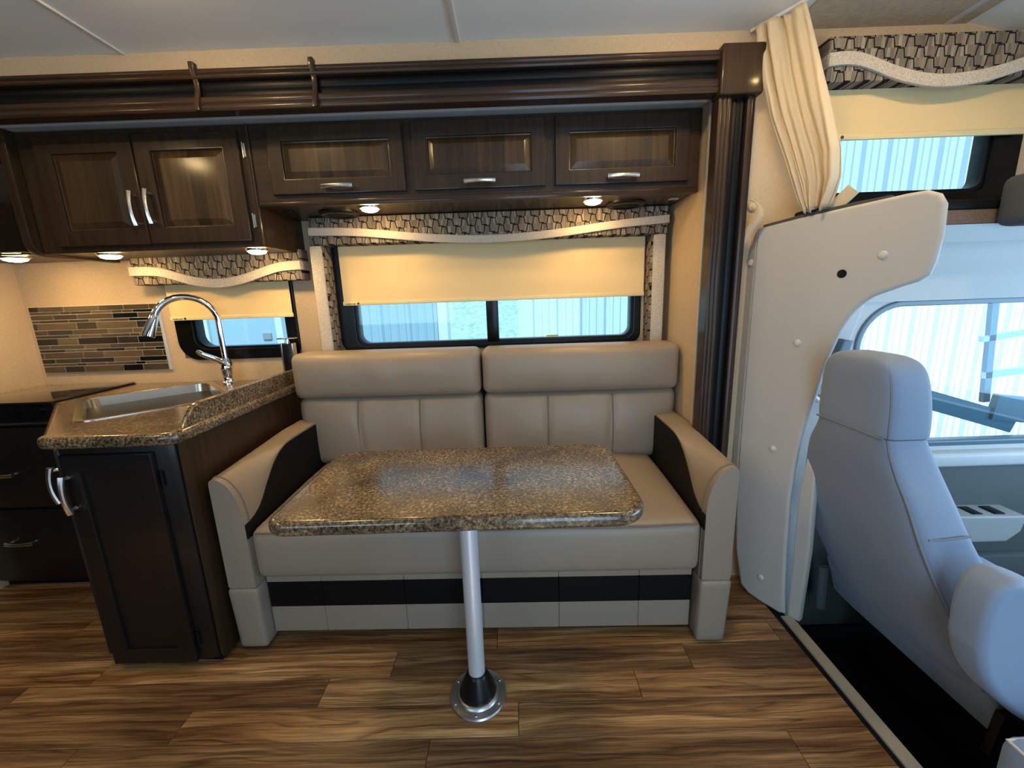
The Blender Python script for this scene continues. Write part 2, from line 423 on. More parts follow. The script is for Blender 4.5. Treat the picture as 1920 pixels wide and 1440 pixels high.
# ------------------------------------------------------------------ the shell of the coach
YW, YB, XR, XL, ZC = 1.65, 2.12, .765, -2.45, 2.14
floor = struct('floor', box(-3.3, 1.0, -.80, 2.17, -.06, -.004), 'black_rubber')
rows = [(.872 + .104 * i) for i in range(-16, 11)]
known = {0: -.281, 1: -.02, 2: .378, 3: .585, 4: -.095, 5: .30, -1: .15, 6: -.4, 7: .12}
for i, y0 in enumerate(rows):
    k = i - 16; j0 = known.get(k, random.uniform(-.5, .5)); L = 1.045; x = j0 - 4 * L
    while x < 1.0:
        a, b = max(x, -3.29), min(x + L, .999)
        if b - a > .03:
            o = part('plank', box(a + .0008, b - .0008, y0 + .0008, y0 + .1032, -.004, 0, .0005, 1), 'plank_wood', floor)
        x += L
struct('floor_cab', box(1.046, 2.85, -.75, 1.70, -.28, -.24), 'carpet_black')
struct('wall_step', box(1.0, 1.046, -.75, 1.66, -.28, -.006), 'black_rubber')
struct('trim_step', plate([[(1.002, -.75), (1.044, -.75), (1.062, 1.40), (1.020, 1.40)]], -.006, .004, XY, .003, 2), 'strip_khaki')
# slide-out walls
W1 = (-1.69, -1.095, 1.01, 1.43); W2 = (-.86, .64, 1.03, 1.56); W3 = (1.11, 1.85, 1.575, 1.84)
struct('wall_back', wall_xz(-2.50, .81, -.01, 1.99, YB, YB + .05, [W1, W2]), 'wallpaper')
struct('wall_right', box(XR, XR + .04, 1.66, YB + .05, -.01, 1.99), 'wallpaper')
struct('wall_left', box(XL - .05, XL, 1.66, YB + .05, -.01, 1.99), 'wallpaper')
struct('ceiling_slide', box(XL - .05, XR + .04, 1.652, YB + .05, 1.957, 2.0), 'flange_grey')
struct('trim_flange', box(.752, XR + .001, 1.688, 1.70, 0, 1.957, .001, 1), 'flange_grey')
struct('trim_flange_top', box(XL, .752, 1.688, 1.70, 1.940, 1.957, .001, 1), 'flange_grey')
# side wall with the slide opening, the cab corner and the bunk window
struct('wall_side', wall_xz(-3.3, 2.6, -.01, ZC + .02, YW, YW + .05, [(XL - .04, XR + .03, -.02, 1.96), W3, (1.02, 2.7, -.05, 1.45)]), 'wallpaper')
ceil = struct('ceiling', box(-3.3, 1.60, -.80, YW + .05, ZC, ZC + .05), 'ceiling_white')
for x, wd in ((-1.322, .006), (-.158, .011), (1.533, .012)):
    part('ceiling_batten', box(x - wd, x + wd, -.78, YW - .001, ZC - .006, ZC + .001, .002, 2), 'ceiling_batten', ceil)
struct('ceiling_nose', plate([[(1.60, 2.14), (2.6, 1.93), (2.6, 1.98), (1.60, 2.19)]], -.75, YW + .05, xz), 'ceiling_white')
struct('ceiling_bunk', box(.985, 1.598, -.75, YW, ZC - .004, ZC + .002), 'wallpaper')
# the parts of the coach behind the viewer that let the daylight in
struct('wall_rear', wall_xz(-3.3, 1.05, -.3, ZC + .02, -.80, -.75, [(.08, .82, .03, 1.85), (-1.9, -.7, .98, 1.58)]), 'espresso_low')
struct('wall_end', box(-3.35, -3.3, -.80, YW + .05, -.01, ZC + .02), 'espresso_low')
struct('wall_cab_far', wall_xz(1.05, 2.85, -.3, 2.2, -.80, -.75, [(1.45, 2.2, .55, 1.2)]), 'cab_plastic')
def windscreen_wall():
    bm = bmesh.new()
    for y0, y1, z0, z1 in ((-.80, 1.70, -.3, .50), (-.80, 1.70, 1.40, 2.0), (-.80, -.5, .50, 1.40), (1.45, 1.70, .50, 1.40)): box(2.80, 2.85, y0, y1, z0, z1, bm=bm)
    return bm
struct('wall_front', windscreen_wall(), 'cab_plastic')
struct('wall_bunk_front', box(2.55, 2.6, -.8, YW + .05, 1.45, 2.0), 'wallpaper')
struct('ceiling_cab', box(2.3, 2.85, -.8, 1.66, 1.44, 1.49), 'headliner')

# ------------------------------------------------------------------ slide-out moulding
def ridged(u0, u1, n, base, amp, v_end):
    """profile strip from u0 to u1 with n rounded ridges; returns closed outline in (u, depth)"""
    pts = [(u0, v_end), (u0, base)]
    for i in range(n):
        a = u0 + (u1 - u0) * i / n; b = u0 + (u1 - u0) * (i + 1) / n
        for k in range(1, 8):
            t = k / 8; pts.append((a + (b - a) * t, base - amp * math.sin(PI * t)))
        pts.append((b, base))
    return pts + [(u1, v_end)]
tr1 = thing('trim_1', 'dark wood and black moulding running above the slide-out opening', 'moulding', (-.9, 1.62, 1.93)); tr1['kind'] = 'structure'
hz = lambda u, v, w: (w, v, u)
for nm, u0, u1, n, base, amp, m in (('upper_rail', 2.030, 2.060, 2, 1.600, .0035, 'espresso_x'), ('black_insert', 1.974, 2.030, 2, 1.618, .003, 'insert_black'), ('lower_rail', 1.931, 1.974, 2, 1.600, .0035, 'espresso_x')):
    part(nm, plate([ridged(u0, u1, n, base, amp, YW - .001)], -2.62, .736, hz), m, tr1, ang=25)
for x in (-1.055, -.650):
    part('clip', plate([[(2.078, 1.588), (2.078, 1.61), (1.928, 1.61), (1.928, 1.582), (1.945, 1.582), (1.965, 1.590), (2.0, 1.602), (2.03, 1.600), (2.055, 1.588)]], x - .009, x + .009, hz, .003, 2), 'espresso', tr1)
part('corner_block', box(.733, .880, 1.578, YW - .001, 1.915, 2.071, .008, 3), 'espresso', tr1)
tr2 = thing('trim_2', 'upright dark wood and black moulding post beside the padded panel', 'moulding', (.80, 1.62, 0)); tr2['kind'] = 'structure'
vt = lambda u, v, w: (u, v, w)
for nm, u0, u1, n, base, amp, m in (('inner_rail', .740, .785, 3, 1.600, .0035, 'espresso'), ('black_insert', .785, .842, 2, 1.618, .003, 'insert_black'), ('outer_rail', .842, .868, 1, 1.602, .004, 'espresso')):
    part(nm, plate([ridged(u0, u1, n, base, amp, YW - .001)], 0.001, 1.915, vt), m, tr2, ang=25)

# ------------------------------------------------------------------ cabinet doors and handles
def handle_bm(L, out=.028, r=.0065):
    """bow pull along local x, standing off along -y"""
    bm = bmesh.new(); pts = []
    for i in range(13):
        t = -1 + 2 * i / 12; pts.append((t * L / 2, -out + .010 * t * t, 0))
    tube(pts, [.0100 - .0022 * math.cos(PI * (i / 12 - .5)) for i in range(13)], 10, bm)
    for s in (-1, 1): lathe([(.0075, 0), (.0060, .006), (.0060, out - .012), (0, out - .010)], 10, Matrix.Translation((s * L * .42, 0, 0)) @ Matrix.Rotation(PI / 2, 4, 'X'), bm)
    return bm
def door(root, x0, x1, z0, z1, y, th=.018, fr=.052, hpos=None, hl=.118, vert=False, mats=('espresso', 'espresso_panel'), raised=True, mtx=None, name='door', hmat='brushed_nickel'):
    M = mtx or Matrix.Identity(4)
    d = part(name, plate([[(x0, z0), (x1, z0), (x1, z1), (x0, z1)], [(x0 + fr, z0 + fr), (x1 - fr, z0 + fr), (x1 - fr, z1 - fr), (x0 + fr, z1 - fr)]], y, y + th, xz, .003, 2), mats[0], root, M)
    a, b, c, e = x0 + fr, x1 - fr, z0 + fr, z1 - fr
    def rg(i, yy): return [(a + i, yy, c + i), (b - i, yy, c + i), (b - i, yy, e - i), (a + i, yy, e - i)]
    if raised: rings = [rg(-.004, y + th - .001), rg(-.004, y + .010), rg(.004, y + .012), rg(.024, y + .0035), rg(.028, y + .0025)]
    else: rings = [rg(-.004, y + th - .001), rg(-.004, y + .010), rg(.002, y + .010)]
    part('panel', loft(rings), mats[1], d, M, ang=12)
    if hpos:
        m = M @ Matrix.Translation((hpos[0], y, hpos[1])) @ (Matrix.Rotation(PI / 2, 4, 'Y') if vert else Matrix.Identity(4))
        part('handle', handle_bm(hl), hmat, d, m, label='brushed nickel bow handle')
    return d
def hinge(root, x, z, y, M=None, mat=None):
    bm = tube([(x, y - .004, z - .028), (x, y - .004, z + .028)], .004, 8); box(x - .004, x + .010, y - .004, y, z - .024, z + .024, bm=bm)
    part('hinge', bm, mat or 'brushed_nickel', root, M)
YU = 1.77
uc = thing('wall_cabinet', 'wide dark wood overhead cabinet with three lift-up doors above the sofa', 'cabinet', (-.11, 2.10, 1.655))
part('body', box(-.995, .757, YU + .018, YB - .002, 1.655, 1.952, .002, 1), 'espresso', uc)
part('face_frame', plate([[(-.998, 1.655), (.757, 1.655), (.757, 1.952), (-.998, 1.952)]], YU, YU + .02, xz, .003, 2), 'espresso_x', uc)
part('light_rail', box(-.995, .757, YU - .004, YU + .020, 1.649, 1.672, .004, 2), 'espresso_x', uc)
for x0, x1 in ((-.925, -.400), (-.366, .152), (.190, .710)):
    door(uc, x0, x1, 1.690, 1.936, YU - .0185, fr=.055, hpos=((x0 + x1) / 2, 1.712))
# small hardware on the underside of that cabinet
for x in (-.935, .70):
    part('catch', box(x - .02, x + .02, 1.86, 1.885, 1.645, 1.655, .002, 1), 'brushed_nickel' if x > 0 else 'black_plastic', uc)
lc = thing('wall_cabinet', 'dark wood overhead cabinet with two upright doors above the sink window', 'cabinet', (-1.45, 2.10, 1.50))
part('body', box(-1.905, -1.0, YU + .018, YB - .002, 1.502, 1.952, .002, 1), 'espresso', lc)
part('face_frame', plate([[(-1.905, 1.500), (-.998, 1.500), (-.998, 1.952), (-1.905, 1.952)]], YU, YU + .02, xz, .003, 2), 'espresso', lc)
door(lc, -1.826, -1.447, 1.523, 1.926, YU - .0185, fr=.062, hpos=(-1.474, 1.655), vert=True, hl=.125)
door(lc, -1.441, -1.036, 1.523, 1.926, YU - .0185, fr=.062, hpos=(-1.412, 1.660), vert=True, hl=.125)
for z in (1.86, 1.60): hinge(lc, -1.026, z, YU)
part('edge_bead', tube([(-1.000, YU - .004, 1.505), (-1.000, YU - .004, 1.95)], .006, 8), 'espresso', lc)
mw = thing('microwave_cabinet', 'dark overhead cabinet holding a black microwave at the far left', 'cabinet', (-2.18, 2.1, 1.50))
part('end_panel', plate([[(1.735, 1.955), (1.735, 1.545), (1.742, 1.52), (1.757, 1.503), (1.785, 1.492), (2.11, 1.492), (2.11, 1.955)]], -1.944, -1.908, YZ, .004, 2), 'espresso', mw)
part('body', box(-2.44, -1.946, 1.80, 2.11, 1.505, 1.955), 'espresso', mw)
part('microwave_front', box(-2.43, -1.955, 1.755, 1.80, 1.51, 1.86, .008, 2), 'glass_dark', mw)
part('top_rail', box(-2.44, -1.946, 1.745, 1.80, 1.865, 1.955, .004, 2), 'espresso_x', mw)

# ------------------------------------------------------------------ lamps and speakers
def puck(name, label, cat, x, y, z, r, watt, col, lens, ring='brushed_nickel', group=None, dome=.022):
    t = thing(name, label, cat, (x, y, z), group=group)
    part('ring', lathe([(r * .88, -.003), (r * .92, -.009), (r * 1.05, -.008), (r * 1.12, -.002), (r * 1.12, 0), (r * .80, 0)], 28), ring, t, world=False)
    part('lens', lathe([(r * .90, 0), (r * .90, -.008), (r * .78, -dome * .7), (r * .45, -dome * .92), (0, -dome)], 24), lens, t, world=False)
    return t
WARM = (1, .70, .34)
puck('cabinet_light', 'glowing round downlight under the wide cabinet, left of its pair above the sofa', 'light', -.581, 1.852, 1.655, .040, 2.6, WARM, 'lens_warm')
puck('cabinet_light', 'glowing round downlight under the wide cabinet, right of its pair above the sofa', 'light', .357, 1.860, 1.655, .040, 2.6, WARM, 'lens_warm')
puck('cabinet_light', 'bright downlight under the microwave at the far left edge', 'light', -2.12, 1.85, 1.504, .045, 3.2, WARM, 'lens_warm')
puck('cabinet_light', 'bright downlight under the two-door cabinet, above the mosaic tiles', 'light', -1.71, 1.85, 1.502, .042, 3.2, WARM, 'lens_warm')
puck('cabinet_light', 'bright downlight at the right end under the two-door cabinet', 'light', -1.085, 1.86, 1.502, .040, 3.2, WARM, 'lens_warm')
for x, y, wh in ((-.97, 1.15, 'nearest the sink counter'), (.56, 1.15, 'nearest the curtain'), (-1.9, .75, 'over the galley floor'), (1.30, 1.0, 'over the bunk')):
    puck('ceiling_light', 'round warm domed ceiling lamp ' + wh, 'light', x, y, ZC, .062, 9, (1, .76, .44), 'lens_ceiling', 'white_plastic', 'ceiling lamps', .034)
for x, y, lab in ((-.745, 1.945, 'flat round black speaker under the overhead cabinet beside the left downlight'), (.520, 1.955, 'flat round black speaker under the overhead cabinet beside the right downlight')):
    t = thing('speaker', lab, 'speaker', (x, y, 1.655))
    part('rim', lathe([(.052, 0), (.085, 0), (.085, -.006), (.078, -.014), (.066, -.016), (.056, -.010), (.052, 0)], 32), 'black_plastic', t, world=False)
    part('grille', lathe([(.058, -.001), (.058, -.009), (.035, -.013), (0, -.014)], 24), 'black_rubber', t, world=False)

# ------------------------------------------------------------------ windows
def window(name, x0, x1, z0, z1, y0, y1, gx0, gx1, gz0, gz1, r, gr, tint, label, mull=None):
    t = thing(name, label, 'window', ((x0 + x1) / 2, y0, z0)); t['kind'] = 'structure'
    part('window_frame', plate([rrect(x0, x1, z0, z1, r, 8), rrect(gx0 - .012, gx1 + .012, gz0 - .012, gz1 + .012, gr, 8)], y0, y1, xz, .004, 2), 'black_frame', t)
    part('inner_frame', plate([rrect(gx0 - .016, gx1 + .016, gz0 - .016, gz1 + .016, gr, 8), rrect(gx0, gx1, gz0, gz1, gr, 8)], y0 + .010, y1 + .01, xz, .002, 2), 'black_frame', t)
    xs = [(gx0, gx1)] if not mull else [(gx0, mull[0]), (mull[1], gx1)]
    for a, b in xs: part('pane', box(a - .005, b + .005, y0 + .020, y0 + .025, gz0 - .005, gz1 + .005), tint, t)
    if mull: part('mullion', box(mull[0], mull[1], y0 + .002, y1 + .012, gz0 - .01, gz1 + .01, .004, 2), 'black_frame', t)
    return t
window('window_1', -1.705, -1.085, 1.000, 1.44, YB - .012, YB + .045, -1.605, -1.150, 1.066, 1.42, (.10, .06, .03, .03), (.06, .01, .01, .01), 'glass_tinted', 'black framed window with rounded corners behind the faucet')
WIN2 = window('window_2', -.870, .650, 1.018, 1.57, YB - .012, YB + .045, -.778, .600, 1.056, 1.55, (.05, .05, .02, .02), (.045, .045, .01, .01), 'glass_tinted', 'wide black framed sliding window behind the sofa', (-.128, -.068))
part('sticker', box(.175, .235, YB + .004, YB + .0075, 1.058, 1.068), 'sticker', WIN2)
window('window_3', 1.105, 1.865, 1.560, 1.85, YW - .012, YW + .045, 1.15, 1.752, 1.604, 1.82, (.05, .06, .03, .03), (.02, .04, .01, .01), 'glass_tinted', 'black framed bunk window up beside the curtain')

# ------------------------------------------------------------------ valances and roller shades
def smooth(pts, n=40):
    """Catmull-Rom through points"""
    out = []; P = [pts[0]] + list(pts) + [pts[-1]]
    for i in range(1, len(P) - 2):
        for k in range(n // (len(pts) - 1) + 1):
            t = k / (n // (len(pts) - 1) + 1); a, b, c, d = (Vector(P[j]) for j in (i - 1, i, i + 1, i + 2))
            out.append(tuple(.5 * (2 * b + (c - a) * t + (2 * a - 5 * b + 4 * c - d) * t * t + (3 * b - a - 3 * c + d) * t ** 3)))
    return out + [tuple(pts[-1])]
def valance(label, x0, x1, z0, z1, yf, yb, band, bw, dip=True):
    t = thing('window_valance', label, 'valance', ((x0 + x1) / 2, yb, z0))
    part('board', box(x0, x1, yf, yb, z0, z1, .006, 2), 'weave', t)
    c = smooth(band); up = [(x, z + bw) for x, z in c]
    part('wave_band', plate([c + up[::-1]], yf - .012, yf + .002, xz, .004, 2), 'band_fabric', t, label='pale textured band in a shallow wave')
    for s, xe in ((0, x0), (1, x1)):
        zz = band[0][1] if s == 0 else band[-1][1]
        part('band_return', box(xe - .005 if s == 0 else xe - .002, xe + .002 if s == 0 else xe + .005, yf - .008, yb, zz, zz + bw, .002, 1), 'band_fabric', t)
    return t
v2 = valance('wide patterned valance with a pale wave band and side legs over the sofa window', -.922, .735, 1.530, 1.652, 2.020, YB - .001, [(-.926, 1.572), (-.70, 1.562), (-.35, 1.526), (-.08, 1.514), (.20, 1.527), (.52, 1.560), (.739, 1.575)], .036)
for a, b, s in ((-.935, -.872, 1), (.665, .728, -1)):
    lg = part('side_leg', box(a, b, 2.035, YB - .001, 1.02, 1.532, .004, 2), 'weave_side', v2)
    c0, c1 = (a - .003, b - .010) if s > 0 else (a + .010, b + .003)
    part('pale_band', rbox(c0, c1, 2.022, 2.042, 1.02, 1.530, .009, 4, 4, 10), 'band_fabric', lg)
valance('patterned valance with a deep pale wave band over the sink window', -1.795, -.990, 1.378, 1.520, 2.030, YB - .001, [(-1.799, 1.420), (-1.66, 1.414), (-1.51, 1.370), (-1.39, 1.354), (-1.27, 1.369), (-1.10, 1.416), (-.986, 1.424)], .042)
valance('patterned valance with a pale wave band high over the bunk window', 1.075, 1.90, 1.932, 2.068, 1.560, YW - .001, [(1.071, 1.975), (1.17, 1.975), (1.32, 1.925), (1.45, 1.903), (1.60, 1.915), (1.74, 1.950), (1.904, 1.985)], .040)
def shade(label, x0, x1, z0, z1, y, bar=.011):
    t = thing('roller_shade', label, 'shade', ((x0 + x1) / 2, y, z0))
    part('cloth', box(x0, x1, y - .001, y + .001, z0, z1), 'shade_cream', t)
    part('hem_bar', box(x0 - .004, x1 + .004, y - .006, y + .005, z0 - .004, z0 + .016, .003, 2), 'hem_cream', t)
    part('roller', tube([(x0, y + .004, z1), (x1, y + .004, z1)], .014, 12), 'hem_cream', t)
    L = (x1 - x0)
    tg = bmesh.new(); q = x0 + .012
    for wd, hh in ((.010, .003), (.012, .004), (.008, .003), (.011, .004)):
        box(q, q + wd, y - .0068, y - .0058, z0 + .002, z0 + .002 + hh, bm=tg); q += wd + .002
    lathe([(.006, 0), (.006, .001), (0, .001)], 12, Matrix.Translation((q + .012, y - .0058, z0 + .005)) @ Matrix.Rotation(PI / 2, 4, 'X'), tg)
    part('maker_print', tg, 'ink', t)
shade('cream roller shade half drawn over the wide sofa window', -.832, .655, 1.253, 1.60, 2.098)
shade('cream roller shade half drawn over the sink window', -1.705, -1.095, 1.208, 1.44, 2.098)
shade('cream roller shade half drawn over the bunk window', 1.118, 1.840, 1.775, 2.0, 1.618)

# ------------------------------------------------------------------ mosaic backsplash
bs = thing('mosaic_backsplash', 'mosaic backsplash of long brown, tan and black tiles above the cooktop', 'backsplash', (-2.1, YB, .955))
part('grout_board', box(-2.424, -1.776, YB - .008, YB - .0005, .957, 1.294, .001, 1), 'grout', bs)
part('metal_edge', box(-1.776, -1.766, YB - .011, YB - .0005, .957, 1.296, .001, 1), 'aluminium', bs)
TR = [((80, 138), 118, 1680, '240K 545M 970L 1275M 1585M *M'), ((142, 172), 140, 1690, '505M 635D 885D 1135L 1260M 1390M *K'), ((178, 236), 150, 1697, '425M 715D 1145M 1450K *M'),
      ((242, 273), 165, 1705, '260M 612D 858D 980L 1340M 1585K *L'), ((279, 360), 180, 1722, '235D 710L 955D 1440L *D'), ((366, 422), 205, 1735, '365M 670D 1092M 1395L *L'),
      ((428, 462), 220, 1748, '635D 755L 1000L 1360M 1480M *M'), ((468, 547), 235, 1760, '490K 735L 1210K 1460D *K'), ((553, 600), 255, 1775, '395M 812M 1115L 1530M *M'),
      ((606, 636), 268, 1785, '580K 708L 950L 1300K 1430L 1665M *K'), ((642, 716), 280, 1795, '320D 800M 1040M 1515L 1760M *D'), ((722, 776), 300, 1812, '460K 765D 1172K 1480L *K'),
      ((782, 812), 315, 1822, '722M 840K 1082M 1435M 1555K 1805L *K'), ((818, 893), 330, 1840, '585M 818K 1290M 1530K *M')]
TM = {'K': 'tile_black', 'D': 'tile_dark', 'M': 'tile_mid', 'L': 'tile_light'}
for (ya, yb), L, Rr, s in TR:
    za = 1.292 - (ya - 80) / 813 * .333; zb = 1.292 - (yb - 80) / 813 * .333; p = L
    for tok in s.split():
        e = Rr if tok[0] == '*' else int(tok[:-1]); X0 = -2.422 + .644 * (p - L) / (Rr - L); X1 = -2.422 + .644 * (e - L) / (Rr - L)
        part('tile', box(X0 + .0018, X1 - .0018, YB - .0110, YB - .007, zb + .0004, za - .0004, .0005, 1), TM[tok[-1]], bs); p = e

# ------------------------------------------------------------------ sink counter
ct = thing('countertop', 'brown speckled stone-look countertop with a raised lip around the sink', 'countertop', (-1.4, 1.7, .85))
e1 = Vector((-.7071, .7071)); e2 = Vector((.7071, .7071)); EA, EB, EC, ED = 2.045, 2.590, -.108, .372
def e2w(a, b): v = e1 * a + e2 * b; return (v.x, v.y)
def erect(i, r): return [e2w(a, b) for a, b in rrect(EA + i, EB - i, EC + i, ED - i, r, 6)]
outl = [(-1.497, 1.245), (-1.492, 1.225), (-1.474, 1.212), (-1.45, 1.206), (-1.10, 1.206), (-1.072, 1.212), (-1.054, 1.232), (-1.050, 1.26), (-1.050, 2.115), (-1.958, 2.115), (-1.958, 1.706)]
part('slab', plate([outl, erect(.010, .05)], .850, .890, XY, .015, 4), 'granite', ct)
part('splash_lip', plate([[(1.275, .889), (1.30, .915), (1.33, .945), (1.36, .955), (2.115, .955), (2.115, .889)]], -1.088, -1.068, YZ, .004, 3), 'granite', ct)
sk = thing('sink', 'rectangular stainless steel sink set diagonally into the countertop', 'sink', (-1.55, 1.75, .73))
def srings():
    out = [(-.004, .055, .889), (-.004, .055, .8925), (.012, .050, .8935), (.020, .048, .889), (.026, .048, .80), (.034, .05, .745), (.055, .06, .732)]
    return [[(x, y, z) for x, y in erect(i, r)] for i, r, z in out]
part('basin', loft(srings(), True, cap0=False), 'sink_steel', sk)
dc = e2w((EA + EB) / 2, (EC + ED) / 2)
part('drain', lathe([(0, .735), (.03, .735), (.034, .7375), (.042, .737), (.042, .733)], 20, Matrix.Translation((dc[0], dc[1], 0))), 'chrome', sk)
# faucet: gooseneck turned towards the sink
fb = Vector((-1.430, 2.040, .890)); dv = Vector((-.72, -.69, 0)).normalized()
fa = thing('faucet', 'tall chrome gooseneck faucet with a lever behind the sink', 'faucet', tuple(fb))
part('body', lathe([(.034, 0), (.034, .006), (.028, .012), (.024, .03), (.027, .055), (.030, .075), (.027, .095), (.021, .11), (.016, .125), (.0, .126)], 24), 'chrome', fa, world=False)
neck = [(0, 0, .10), (0, 0, .18), (0, 0, .25), (0, 0, .305)]; rad = .121
for i in range(1, 15):
    a = PI * i / 15.5; q = dv * (rad - rad * math.cos(a)); neck.append((q.x, q.y, .305 + rad * math.sin(a)))
tip = Vector(neck[-1]); dn = (Vector(neck[-1]) - Vector(neck[-2])).normalized()
part('neck', tube(neck, .0145, 14), 'chrome', fa, world=False)
hd = [tip - dn * .01, tip, tip + dn * .012, tip + dn * .05, tip + dn * .088, tip + dn * .092]
part('spray_head', tube([tuple(p) for p in hd], [.015, .0175, .019, .023, .026, .022], 16), 'chrome', fa, world=False)
lv = [(-.005, -.005, .098), (-.02, -.015, .115), (-.045, -.035, .135), (-.068, -.050, .150), (-.082, -.06, .165), (-.088, -.064, .172)]
part('lever', tube(lv, [.021, .020, .017, .015, .016, .008], 12, flat=.75), 'chrome', fa, world=False)
dp = thing('soap_dispenser', 'flat black dispenser with chrome sides and top plate beside the sofa back', 'dispenser', (-1.118, 2.055, .8905))
part('body', box(-.026, .026, -.018, .018, 0, .185, .003, 2), 'black_plastic', dp, world=False)
for s in (-1, 1): part('side_strip', box(s * .026 - .005, s * .026 + .005, -.019, .019, 0, .187, .002, 1), 'brushed_nickel', dp, world=False)
part('neck', lathe([(.010, .184), (.008, .20), (.008, .210), (0, .210)], 14), 'chrome', dp, world=False)
part('top_plate', box(-.042, .042, -.02, .02, .208, .214, .002, 2), 'brushed_nickel', dp, world=False)

# ------------------------------------------------------------------ base cabinets and cooktop
bc = thing('base_cabinet', 'dark wood base cabinet with a tall door under the sink counter', 'cabinet', (-1.4, 1.7, .012))
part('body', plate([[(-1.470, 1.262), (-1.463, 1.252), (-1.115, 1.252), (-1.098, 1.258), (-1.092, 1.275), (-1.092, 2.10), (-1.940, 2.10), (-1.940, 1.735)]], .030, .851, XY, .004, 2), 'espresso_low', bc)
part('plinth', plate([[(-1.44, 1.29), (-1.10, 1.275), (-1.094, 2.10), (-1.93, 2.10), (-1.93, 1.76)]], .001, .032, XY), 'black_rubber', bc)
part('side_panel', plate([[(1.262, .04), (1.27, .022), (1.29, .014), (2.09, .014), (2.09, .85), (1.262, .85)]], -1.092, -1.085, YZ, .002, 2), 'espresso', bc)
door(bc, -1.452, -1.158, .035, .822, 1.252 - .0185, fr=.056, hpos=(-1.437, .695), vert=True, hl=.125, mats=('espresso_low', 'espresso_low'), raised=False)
for z in (.73, .12): hinge(bc, -1.150, z, 1.252, None, 'black_plastic')
# door on the slanted corner face
DM = Matrix.Translation((-1.705, 1.497, 0)) @ Matrix.Rotation(R(-45), 4, 'Z')
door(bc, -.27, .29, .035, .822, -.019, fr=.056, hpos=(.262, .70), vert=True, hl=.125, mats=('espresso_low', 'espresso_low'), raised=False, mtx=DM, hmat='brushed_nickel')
ck = thing('cooktop', 'built-in black cooktop with a glossy glass cover at the far left', 'cooktop', (-2.2, 1.9, .80))
part('body', box(-2.445, -1.966, 1.705, 2.115, .805, .890, .004, 2), 'black_plastic', ck)
part('glass_cover', box(-2.446, -1.964, 1.690, 2.105, .890, .900, .004, 2), 'glass_dark', ck)
part('front_strip', box(-2.44, -1.985, 1.698, 1.706, .800, .808, .001, 1), 'brushed_nickel', ck)
for x in (-2.36, -2.24, -2.12, -2.02):
    part('knob', lathe([(.020, 0), (.018, .018), (.0, .020)], 16, Matrix.Translation((x, 1.705, .862)) @ Matrix.Rotation(PI / 2, 4, 'X')), 'black_plastic', ck)
dr = thing('drawer_cabinet', 'dark wood cabinet with two wide drawers below the cooktop', 'cabinet', (-2.2, 1.9, .012))
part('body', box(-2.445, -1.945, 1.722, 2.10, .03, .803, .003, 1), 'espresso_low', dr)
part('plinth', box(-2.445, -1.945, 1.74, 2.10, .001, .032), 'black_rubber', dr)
for z0, z1, hzz in ((.415, .785, .575), (.045, .400, .245)):
    d = part('drawer', box(-2.435, -1.96, 1.704, 1.722, z0, z1, .004, 2), 'espresso_low', dr)
    part('handle', handle_bm(.125), 'brushed_nickel', d, Matrix.Translation((-2.262, 1.704, hzz)))

# ------------------------------------------------------------------ sofa
so = thing('sofa', 'taupe leather two-seat sofa with black trim under the wide window', 'sofa', (-.160, 1.300, 0), R(-1.1))
SP = dict(world=False)
seams = [-.79, -.585, -.275, .015, .30, .595, .785]
for a, b in zip(seams, seams[1:]):
    for nm, z0, z1, m in (('base_panel', .252, .302, 'leather'), ('base_panel', .146, .252, 'leather_black'), ('base_panel', .038, .146, 'leather')):
        part(nm, box(a + .0004, b - .0004, .045, .070, z0 + .0003, z1 - .0003, .002, 1), m, so, **SP)
part('base_box', box(-.80, .80, .068, .74, .040, .31), 'leather_black', so, **SP)
for sx in (-.7, .7):
    for yy in (.12, .68): part('glide', lathe([(.03, 0.001), (.03, .042), (0, .042)], 12, Matrix.Translation((sx, yy, 0))), 'black_plastic', so, **SP)
def seat_fn(p):
    x, y, z = p
    if z > .40: z += .028 * (1 - abs(x / .8) ** 4) * min(1, max(0, (y - .02) / .25)) + .012 * min(1, y / .4)
    if y < .12: y += -.010 * (1 - ((z - .40) / .10) ** 2) * (1 - abs(x / .8) ** 6)
    return (x, y, z)
seat = part('seat_cushion', rbox(-.796, .796, 0, .66, .292, .490, .035, 40, 16, 12, seat_fn), 'leather', so, **SP)
part('piping', tube([(-.775 + 1.55 * i / 30, .004 - .006 * (1 - abs(-1 + i / 15) ** 6), .480 + .002 * math.sin(i * .7)) for i in range(31)], .0035, 6), 'stitch', seat, **SP)
